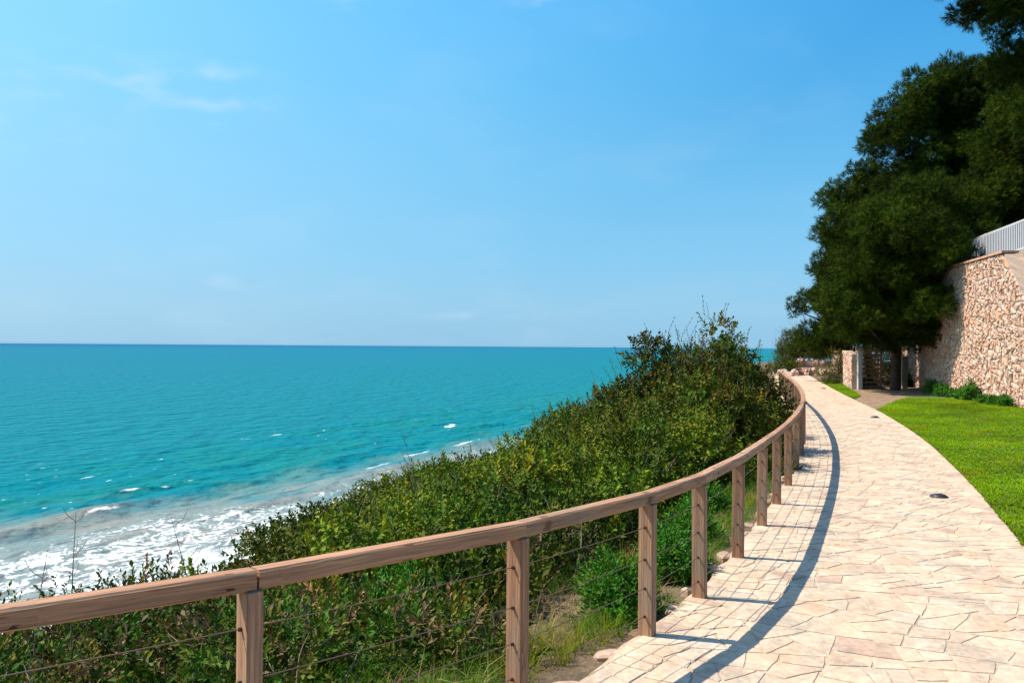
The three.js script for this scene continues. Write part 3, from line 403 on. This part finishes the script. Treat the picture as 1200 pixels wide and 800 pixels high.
// ---------------------------------------------------------------- stone walls
function rubbleWall(name, label, ends, height, thick, seed, limit, tall, maxParts = 300) {   // ends: plan points [x, depth]; height(u) above base
  const o = thing(name, label, 'wall', [ends[0][0], 0, -ends[0][1]]), r = rng(seed), cum = [0]; for (let i = 1; i < ends.length; i++) cum.push(cum[i - 1] + Math.hypot(ends[i][0] - ends[i - 1][0], ends[i][1] - ends[i - 1][1]));
  const U = cum[cum.length - 1], pt = u => { let i = 1; while (i < cum.length - 1 && u > cum[i]) i++; const t = (u - cum[i - 1]) / (cum[i] - cum[i - 1]), a = ends[i - 1], b = ends[i], L = cum[i] - cum[i - 1]; return [lerp(a[0], b[0], t), lerp(a[1], b[1], t), -(b[1] - a[1]) / L, (b[0] - a[0]) / L]; };
  const mapW = (u, v, h) => { const [x, z, nx, nzz] = pt(clamp(u, 0, U)); return [x + nx * h - ends[0][0], v, -(z + nzz * h) + ends[0][1]]; };
  // core
  const pos = [], uv = [], idx = [], us = []; for (let u = 0; u <= U + 1e-6; u += U / Math.ceil(U / 0.5)) us.push(Math.min(u, U));
  for (const u of us) { const t = height(u) - 0.02; for (const [v, h] of [[-0.5, 0], [t, 0], [t, -thick], [-0.5, -thick]]) { pos.push(...mapW(u, v, h)); uv.push(u, v - h); } }
  for (let j = 0; j < us.length - 1; j++) for (let i = 0; i < 4; i++) { const a = j * 4 + i, b = j * 4 + (i + 1) % 4; idx.push(a, a + 4, b, b, a + 4, b + 4); }
  idx.push(0, 1, 2, 0, 2, 3); const e = (us.length - 1) * 4; idx.push(e, e + 2, e + 1, e, e + 3, e + 2);
  const core = geom(pos, idx, uv).toNonIndexed(); core.computeVertexNormals(); part('core', core, M.wallCore, o);
  const out = []; const n = Math.ceil(U / 1.2);
  for (let i = 0; i < n; i++) { const a = U * i / n, b = U * (i + 1) / n; shatter([[a, -0.15], [b, -0.15], [b, height(b)], [a, height(a)]], r, () => limit * (0.35 + 1.3 * r()), out, 1.3); }
  out.sort((a, b) => { const pa = mapW(a.cx, a.cy, 0), pb = mapW(b.cx, b.cy, 0), s = p => { const X = p[0] + ends[0][0], Z = -(p[2] - ends[0][1]); return X / Z > 0.61 ? 1e4 : Z; }; return s(pa) / a.area ** 0.25 - s(pb) / b.area ** 0.25; });
  const rest = M.rubble.map(() => []);
  out.forEach((st, i) => {
    const g = stoneGeo(st, r, { gap: 0.005, top: 0.02 + r() * 0.035, drop: 0.055, chamfer: 0.014, rough: 0.016, bulge: 0.022, tilt: 0.14 }, mapW), k = Math.floor(Math.pow(r(), 1.1) * 7);
    if (i < maxParts) part('stone', g, M.rubble[k], o); else rest[k].push(g);
  });
  rest.forEach((l, k) => { if (l.length) part('stones_beyond', mergeGeometries(l), M.rubble[k], o).userData.kind = 'stuff'; });
  return { o, mapW, U };
}
{
  const ends = [22.5, 24.5, 26.9, 30, 33, 37, 41, 45].map(d => [wallX(d), d]);
  let u0 = Math.hypot(wallX(26.9) - wallX(22.5), 4.4);
  const H = u => { const d = u0 - u; return 4.95 - (d > 0 ? Math.min(d * 0.94, 3.4) : 0); };
  const w = rubbleWall('stone_wall', 'tall pinkish rubble stone retaining wall along the lawn with a sloping end', ends, H, 0.5, 21, 0.05);
  for (let u = u0; u < w.U - 1; u += 0.62) {              // flat reddish coping slabs
    const pos = []; for (const [du, v, h] of [[0.01, 0, 0.09], [0.6, 0, 0.09], [0.6, 0, -0.42], [0.01, 0, -0.42], [0.01, 0.07, 0.09], [0.6, 0.07, 0.09], [0.6, 0.07, -0.42], [0.01, 0.07, -0.42]]) pos.push(...w.mapW(u + du, 4.955 + v, h));
    const g = geom(pos, [0, 1, 5, 0, 5, 4, 1, 2, 6, 1, 6, 5, 2, 3, 7, 2, 7, 6, 3, 0, 4, 3, 4, 7, 4, 5, 6, 4, 6, 7, 0, 2, 1, 0, 3, 2], pos.filter((_, i) => i % 3 < 2)).toNonIndexed(); g.computeVertexNormals(); part('coping_slab', g, M.rubble[4], w.o);
  }
  // rendered parapet set back behind it, with the white fence on top
  const line = d => [wallX(d) + 0.75, d], par = thing('rendered_wall', 'smooth beige rendered parapet wall set back above the stone wall', 'wall', [line(26.9)[0], 0, -26.9]);
  const prof = [[22.5, 1.3], [25.3, 3.3], [26.9, 5.12], [31, 5.12], [36, 5.12], [42, 5.12]], pos = [], uv = [], idx = [];
  prof.forEach(([d, h]) => { const [x] = line(d); for (const [v, k] of [[0, 0], [h, 0], [h, 0.22], [0, 0.22]]) { pos.push(x + k - line(26.9)[0], v, -d + 26.9); uv.push(d, v + k); } });
  for (let j = 0; j < prof.length - 1; j++) for (let i = 0; i < 4; i++) { const a = j * 4 + i, b = j * 4 + (i + 1) % 4; idx.push(a, a + 4, b, b, a + 4, b + 4); } idx.push(0, 1, 2, 0, 2, 3);
  const pg = geom(pos, idx, uv).toNonIndexed(); pg.computeVertexNormals(); part('parapet', pg, M.render, par);
  const fence = thing('white_fence', 'white metal fence of close vertical slats on the beige parapet', 'fence', [line(26.9)[0] + 0.11, 5.12, -26.9]);
  const top = d => d < 26.9 ? interp(d, [22.5, 25.3, 26.9], [1.3, 3.3, 5.12]) - 5.12 : 0, pf = (d, y) => new THREE.Vector3(line(d)[0] - line(26.9)[0], top(d) + y, -d + 26.9);
  const bar = (d0, d1, y, r) => { const a = pf(d0, y), b = pf(d1, y), L = a.distanceTo(b), g = rbox(r, r, L, 0.008), m = part('fence_rail', g, M.white, fence); m.position.copy(a).lerp(b, 0.5); m.lookAt(b.clone().add(fence.position)); return m; };
  for (const [a, b] of [[25.3, 26.88], [26.92, 34]]) { bar(a, b, 0.96, 0.07); bar(a, b, 0.06, 0.06); }
  const slatG = rbox(0.02, 0.84, 0.055, 0.004); for (let d = 25.4; d < 33.9; d += 0.15) { const m = part('slat', slatG, M.white, fence); m.position.copy(pf(d, 0.51)); }
  for (const d of [25.3, 26.9, 29, 31, 33]) { const m = part('fence_post', rbox(0.06, 1.0, 0.06, 0.008), M.white, fence); m.position.copy(pf(d, 0.5)).x += 0.045; }
}
// the terrace the trees stand on, behind the wall
{
  const sh = new THREE.Shape([[16.6, 26.95], [17.9, 33], [22.3, 47], [26, 60], [60, 60], [60, 20], [15.9, 20.5]].map(p => new THREE.Vector2(...p))), g = new THREE.ShapeGeometry(sh); g.rotateX(-Math.PI / 2); structure('terrace', g, M.earth).position.y = 4.7;
}
{
  rubbleWall('gate_wall', 'low sunlit stone wall running from the slatted gate along the path', gateWall, u => 1.68 + 0.02 * u, 0.4, 23, 0.16, 0, 200);
  const p = thing('gate_post', 'pale grey square post between the low stone wall and the slatted gate', 'post', [15.62, 0, -38.3]); part('shaft', rbox(0.2, 1.75, 0.2, 0.02).translate(0, 0.87, 0), M.white, p); part('cap', rbox(0.26, 0.06, 0.26, 0.015).translate(0, 1.775, 0), M.white, p);
  const p2 = thing('gate_post', 'pale stone post standing right of the pine trunk in the shade', 'post', [17.75, 0, -38.6]); part('shaft', rbox(0.26, 1.5, 0.26, 0.02).translate(0, 0.75, 0), M.render, p2); part('cap', rbox(0.34, 0.07, 0.34, 0.015).translate(0, 1.535, 0), M.render, p2);
  const g = thing('slatted_gate', 'brown wooden gate of horizontal slats in the pine shade', 'gate', [16.28, 0.05, -38.9], -0.15), r = rng(3);
  for (let k = 0; k < 9; k++) { const m = part('slat', rbox(1.16, 0.115, 0.03, 0.005), M.wood[k % 4], g); m.position.set(0, 0.12 + k * 0.205, 0.02); }
  for (const x of [-0.52, 0.52]) part('stile', rbox(0.08, 1.95, 0.05, 0.006).translate(x, 0.97, -0.025), M.wood[3], g);
}
// ---------------------------------------------------------------- rocks at the end of the path
function rock(seed, w, h, d) { const r = rng(seed), g = new THREE.IcosahedronGeometry(1, 2), p = g.attributes.position; for (let i = 0; i < p.count; i++) { const x = p.getX(i), y = p.getY(i), z = p.getZ(i), k = 1 + 0.55 * nz(x * 1.3 + seed, y * 1.3, z * 1.3) + 0.2 * nz(x * 3 + seed, y * 3, z * 3); p.setXYZ(i, x * k * w, Math.max(y * k * h, -h * 0.4), z * k * d); } g.computeVertexNormals(); const f = g.toNonIndexed(); f.computeVertexNormals(); const uv = []; for (let i = 0; i < f.attributes.position.count; i++) uv.push(f.attributes.position.getX(i) + f.attributes.position.getZ(i), f.attributes.position.getY(i)); f.setAttribute('uv', new THREE.Float32BufferAttribute(uv, 2)); return f; }
{
  const r = rng(88), add = (x, z, y, w, h, d, k, label, group) => { w *= 0.8; h *= 0.8; d *= 0.8; const m = shadows(new THREE.Mesh(rock(Math.floor(r() * 999), w, h, d), M.rubble[k])); m.name = numbered('boulder'); m.position.set(x, y + h * 0.3, z); m.rotation.y = r() * 6; scene.add(m); tag(m, label, 'rock', group); };
  const a = 'sunlit pale boulder in the heap where the railing ends', b = 'brown boulder in the rough bank under the far pines';
  for (const [x, d, y, w, h] of [[18.3, 56.6, 0, 0.45, 0.3], [18.9, 57.2, 0, 0.5, 0.5], [18.6, 57.4, 0, 0.3, 0.3], [18.5, 58, 0.1, 0.5, 0.4]]) add(x, -d, y, w, h, w * 0.8, [1, 3, 1, 2, 3, 1][Math.floor(r() * 6)], a, 'boulders at the end of the railing');
  for (let i = 0; i < 34; i++) { const t = i % 12 / 11, row = Math.floor(i / 12), x = lerp(19.8, 22.8, t) + (r() - 0.5) * 0.2, d = 59.5 + row * 0.7 + r() * 0.4; add(x, -d, row * 0.62, 0.3 + r() * 0.22, 0.34 + r() * 0.2, 0.35, [0, 2, 4, 5][Math.floor(r() * 4)], b, 'boulders in the bank under the pines'); }
}
// ---------------------------------------------------------------- pines
function pine(name, label, [x, y, z], trunk, blobs, seed, dens = 34, group) {
  const o = thing(name, label, 'pine tree', [x, y, z], 0, group), r = rng(seed), list = [], V = a => new THREE.Vector3(...a);
  part('trunk', tube(trunk.map(V), [0.24, 0.2, 0.15, 0.09], 9), M.bark, o);
  const tc = new THREE.CatmullRomCurve3(trunk.map(V));
  blobs.forEach(([bx, by, bz, br, sq = 0.75], i) => {
    const c = new THREE.Vector3(bx, by, bz), s = tc.getPoint(clamp((by - br * 0.7) / trunk[trunk.length - 1][1], 0.15, 1)), m = s.clone().lerp(c, 0.55); m.y -= br * 0.15;
    if (by > br + 2.2) part('limb', tube([s, m, c], [0.09, 0.06, 0.02], 5), M.bark, o);
    const sub = Math.max(5, Math.round(br * 6));
    for (let k = 0; k < sub; k++) { const a = k * 2.4 + r() * 0.8, yy = 1 - 1.7 * (k + 0.5) / sub, q = Math.sqrt(Math.max(0, 1 - yy * yy)), sr = br * (0.28 + 0.2 * r()), tone = 0.55 + 0.9 * r(); mound(list, r, new THREE.Vector3(bx + Math.cos(a) * q * br * 0.74, by + yy * br * sq * 0.74, bz + Math.sin(a) * q * br * 0.74), new THREE.Vector3(sr, sr * (sq + 0.05), sr), Math.round(dens * sr * sr * 12.6 * 1.7), rr => T.pine(rr).multiplyScalar(tone * 0.78), { inner: 0.45, lump: 0.2, freq: 2.2, size: 0.64, lift: 0.3, floor: -0.8 }); }
  });
  copies('crown', G.pine[0], M.needle, list, o); return o;
}
pine('pine_tree', 'bushy pine in front of the stone wall whose trunk stands beside the slatted gate', [16.9, 0, -37.6], [[0, -0.3, 0], [0.05, 1.6, 0], [0.3, 4, -0.2], [0.6, 7.5, -0.3]], [[-1.2, 3.4, 0.6, 1.5], [0.4, 3.0, 1.4, 1.5], [1.8, 3.3, 1.0, 1.6], [-0.3, 4.6, 0.3, 1.8], [1.3, 5.0, 0.6, 1.9], [2.9, 4.6, 0.2, 1.6], [-1.4, 5.2, -0.6, 1.4], [0.4, 6.8, 0, 1.7], [2.0, 6.6, 0.2, 1.6], [-0.9, 2.6, 1.5, 1.1], [3.6, 3.4, 0.6, 1.5], [-2.0, 2.8, 0.0, 1.1], [-2.2, 6.6, 4.4, 1.4], [-1.5, 5.0, 4.6, 1.3], [-1.0, 7.6, 4.2, 1.3], [-2.9, 4.0, 0.8, 1.3], [-2.6, 5.4, 1.6, 1.2], [-2.6, 2.9, 2.2, 1.1], [-3.0, 4.4, 3.0, 1.2], [-1.8, 3.3, 3.6, 1.1], [-2.2, 7.2, 1.2, 1.3], [-0.8, 2.5, 0.6, 0.9], [-1.8, 2.7, 1.4, 0.9], [0.6, 6.1, 4.4, 1.3], [-3.5, 3.9, 3.6, 0.9], [-3.2, 5.2, 4.2, 0.9], [-3.2, 3.2, 4.0, 0.9], [0.6, 2.4, -0.6, 1.0], [-0.6, 4.6, -4.2, 1.4], [-1.0, 5.8, -4.4, 1.3], [0.2, 5.8, -4, 1.5], [-0.4, 3.4, -3.4, 1.2], [-0.9, 3.9, 4.0, 1.2], [-1.1, 3.5, 5.6, 0.9], [-0.8, 5.5, 6.2, 1.1], [-1.7, 6.4, 5.6, 1.2], [-0.4, 2.6, 3.4, 1.0], [0.9, 7.4, 3.2, 1.5], [0.3, 2.5, 1.6, 1.0], [1.8, 2.6, 2.2, 1.2], [-0.6, 6.6, 2.6, 1.4], [-1.7, 5.2, 3.2, 1.3], [1.0, 4.2, 2.8, 1.4], [2.8, 6.2, 1.6, 1.5]], 501);
pine('pine_tree', 'slim dark pine beside the path with a small branch reaching towards the sea', [19.9, 0, -47], [[0, -0.3, 0], [-0.5, 3, 0], [-1.2, 7, 0], [-1.1, 11.5, 0]], [[-3.2, 2.6, 0.4, 1.2], [-1.9, 2.8, 0.8, 1.4], [-3.5, 4.6, 0, 0.75], [-2.1, 4.4, 0.3, 1.3], [-0.9, 4.6, 0, 1.6], [-1.6, 6.2, 0, 1.5], [-1.9, 8.2, 0, 1.4], [-0.8, 7.6, 0.2, 1.7], [-1.7, 10.2, 0, 1.3], [-0.2, 9.8, 0, 1.5], [-0.8, 11.4, 0, 1.1], [0.8, 11.0, -0.3, 1.4], [-4.1, 3.9, 0.1, 0.5], [-4.3, 4.4, 0.1, 0.4], [-3.0, 1.9, -1.5, 1.0], [-2.0, 1.9, 0.4, 1.0]], 502);
pine('pine_tree', 'broad dark pine on the terrace rising behind the gate pine', [20.6, 4.7, -42], [[0, -0.3, 0], [0.1, 3, 0], [0.3, 6, 0], [0.6, 9, 0]], [[-1.5, 8.4, 0, 1.6], [-0.2, 9.9, 0, 1.5], [1.4, 10.2, 0, 1.6], [-2.0, 7.2, 0, 1.4], [0.4, 8.6, 0, 1.9], [2.0, 8.6, 0, 1.9], [2.8, 10.4, 0.2, 1.5], [0.2, 6.4, 0.5, 1.9], [-1.2, 5.0, 0.6, 1.7], [2.2, 5.8, 0.4, 1.9], [3.6, 7.2, 0, 1.7], [1.0, 4.0, 0.6, 1.8], [3.4, 4.4, 0.4, 1.7], [-1.8, 3.4, 0.3, 1.5], [3.0, 9.6, 0, 1.5], [1.0, 2.2, 0.6, 1.6], [3.2, 2.4, 0.4, 1.6]], 503);
pine('pine_tree', 'dense pine on the terrace directly behind the white fence', [21.6, 4.7, -35.5], [[0, -0.3, 0], [0.1, 2, 0], [0.2, 4, 0], [0.3, 8, 0]], [[-1.6, 3.6, 0, 1.6], [0.2, 3.2, 0.6, 1.7], [-0.4, 5.4, 0, 1.8], [1.4, 5.2, 0, 1.8], [0.4, 7.0, 0, 1.8], [-1.8, 1.6, 0, 1.3], [-0.2, 1.3, 0.8, 1.4], [1.6, 2.2, 0.4, 1.6], [2.2, 7.6, 0, 1.7], [-2.6, 2.6, 0.4, 1.2], [3.0, 4, 0, 1.6], [1.5, 9, 0, 1.6]], 504);
pine('pine_tree', 'tall pine on the terrace spreading its high crown over the white fence', [20.8, 4.7, -30.5], [[0, -0.3, 0], [0, 3, 0], [-0.2, 6, 0], [-0.4, 9, 0]], [[-3.0, 9.4, 0, 1.5], [-1.6, 8.6, 0.2, 1.5], [0.2, 8.6, 0, 1.7], [-2.0, 10.4, 0, 1.6], [0, 10.4, 0, 1.7], [-4.2, 9.5, 0.2, 1.0], [-0.6, 6.9, 0.2, 1.5], [-2.2, 7.5, -0.4, 1.2], [-1.2, 5.6, 0, 1.4], [1.0, 6, 0, 1.7], [-0.6, 4.2, 0.2, 1.3], [1.2, 4.4, 0, 1.5], [2, 8, 0, 1.7], [-4.4, 10.6, 0, 1.2], [-1.2, 12, 0, 1.6], [-3.4, 11.6, 0, 1.4]], 505);
// ---------------------------------------------------------------- hedge and plants at the foot of the wall, far greenery
{
  shrub([18.9, -59, 0, 1.1, 1.5], 901, 'lentisk', 'dark hedge bush above the boulders where the path ends', null);
  shrub([20.6, -62, 1.2, 1.6, 2.6], 903, 'low', 'large dark shrub growing over the rough boulder bank', null);
  shrub([19.7, -60.9, 0.8, 1.2, 1.7], 911, 'low', 'shrub filling the gap behind the boulders where the path ends', null);
  shrub([21.7, -61.0, 1.2, 1.3, 1.7], 913, 'lentisk', 'green shrub growing out of the middle of the boulder bank', null);
  shrub([22.6, -61.5, 1.4, 1.4, 2.4], 907, 'low', 'dark shrub on the boulder bank above the low stone wall', null);
  for (const [x, z, rr, h, l] of [[18.6, -43.5, 1.3, 3.0, 'dark hedge bush behind the slatted gate'], [20.2, -44.2, 1.3, 3.0, 'dark hedge bush behind the pine trunk beside the gate'], [18.9, -41.0, 0.5, 0.7, 'small yellow green bush behind the stone post by the pine trunk'], [17.2, -45, 0.9, 2.0, 'hedge bush standing behind the low stone wall near the gate']]) shrub([x, z, 0.05, rr, h], Math.round(1000 - z * 10), h < 1 ? 'yellow' : 'low', l, null);
  const r = rng(66);
  for (const [d, w, h] of [[28.9, 0.36, 0.6], [29.4, 0.4, 0.35], [30.6, 0.3, 0.28], [32.0, 0.45, 0.4], [26.8, 0.25, 0.22], [25.9, 0.28, 0.25], [27.6, 0.25, 0.2], [33.3, 0.5, 0.5]]) { const x = wallX(d) - 0.35; const p = thing('leafy_plant', 'leafy green plant growing at the foot of the stone wall', 'plant', [x, groundY(x, -d), -d], 0, 'plants along the stone wall'), list = []; mound(list, r, new THREE.Vector3(0, h * 0.4, 0), new THREE.Vector3(w * 0.6, h * 0.6, w * 0.6), Math.round(120 + 300 * w), T.lush, { inner: 0.2, size: 0.8 }); copies('leaves', G.broad[0], M.leaf, list, p); part('stem', tube([new THREE.Vector3(0, -0.05, 0), new THREE.Vector3(0.02, h * 0.3, 0), new THREE.Vector3(0, h * 0.6, 0.02)], [0.012, 0.01, 0.006], 5), M.twig, p); }
  // lush weeds by the posts
  for (const [s, d, w, h, k] of [[3.45, 0.45, 0.3, 0.3, 0], [4.7, 0.4, 0.3, 0.3, 0], [2.1, 1.6, 0.45, 0.35, 0], [1.3, 1.9, 0.45, 0.36, 0], [2.9, 1.9, 0.4, 0.4, 0], [6.2, 0.6, 0.3, 0.3, 0], [7.8, 0.7, 0.3, 0.3, 0]]) { const p0 = onPath(s, -d), p = thing('weed', 'bright green weed clump on the bank beside the railing posts', 'weed', [p0[0], groundY(p0[0], p0[2]), p0[2]], 0, 'weeds beside the posts'), list = []; mound(list, r, new THREE.Vector3(0, h * 0.3, 0), new THREE.Vector3(w * 0.6, h * 0.7, w * 0.6), 420, T.lush, { inner: 0.15, size: 0.75, floor: -0.3 }); copies('leaves', G.fineLeaf[0], M.leaf, list, p); }
  // dry stalks standing over the shrubs
  const stalk = (x, z, h, lean, label, seed) => { const q = rng(seed), o = thing('dry_stalk', label, 'plant', [x, groundY(x, z), z]), gs = [tube([new THREE.Vector3(0, -0.1, 0), new THREE.Vector3(lean * 0.4, h * 0.5, 0.02), new THREE.Vector3(lean, h, 0)], [0.006, 0.0045, 0.0015], 5)]; for (let k = 0; k < 9; k++) { const t = 0.4 + 0.55 * q(), a = q() * 6.28, L = 0.05 + 0.1 * q(), b = new THREE.Vector3(lean * t * t, h * t, 0); gs.push(tube([b, b.clone().add(new THREE.Vector3(Math.cos(a) * L * 0.5, L * 0.4, Math.sin(a) * L * 0.5)), b.clone().add(new THREE.Vector3(Math.cos(a) * L * 0.8, L, Math.sin(a) * L * 0.8))], [0.003, 0.0025, 0.0012], 4)); } part('stem', mergeGeometries(gs), M.dry, o); };
  stalk(-2.95, -5.75, 1.12, 0.02, 'thin upright dry stalk rising against the white surf', 1); stalk(-2.3, -6.4, 1.05, -0.25, 'bare leaning twig rising over the rail against the foam', 2); stalk(-1.0, -10.2, 1.5, -0.3, 'dry leaning grass stems above the shrubs before the turbid water', 3); stalk(-0.95, -10.3, 1.35, -0.42, 'bent dry stem crossing the leaning grass stems above the shrubs', 4); stalk(-3.3, -5.9, 0.95, 0.1, 'short branching dry stalk beside the upright one before the surf', 5);
  // path lights
  for (const [s, o] of [[9.93, 1.88], [22.2, 2.0], [39.2, 2.0]]) {
    const p = onPath(s, o), L = thing('path_light', 'round dark metal light set into the flagstone path', 'light', p, -at(s)[2], 'lights set into the path');
    part('collar', new THREE.LatheGeometry([[0.075, 0.002], [0.112, 0.004], [0.112, 0.014], [0.1, 0.022], [0.075, 0.02]].map(a => new THREE.Vector2(...a)), 28), M.iron, L);
    part('lens', new THREE.CylinderGeometry(0.074, 0.074, 0.012, 24).translate(0, 0.01, 0), std({ color: C(0.5, 0.52, 0.55), roughness: 0.15 }), L);
    part('hood', new THREE.SphereGeometry(0.098, 20, 8, 0, Math.PI, 0, Math.PI / 2).scale(0.95, 0.34, 0.95).translate(0, 0.018, 0), new THREE.MeshStandardMaterial({ color: C(0.05, 0.045, 0.045), roughness: 0.45, metalness: 0.6, side: THREE.DoubleSide }), L);
  }
}
renderer.render(scene, camera);
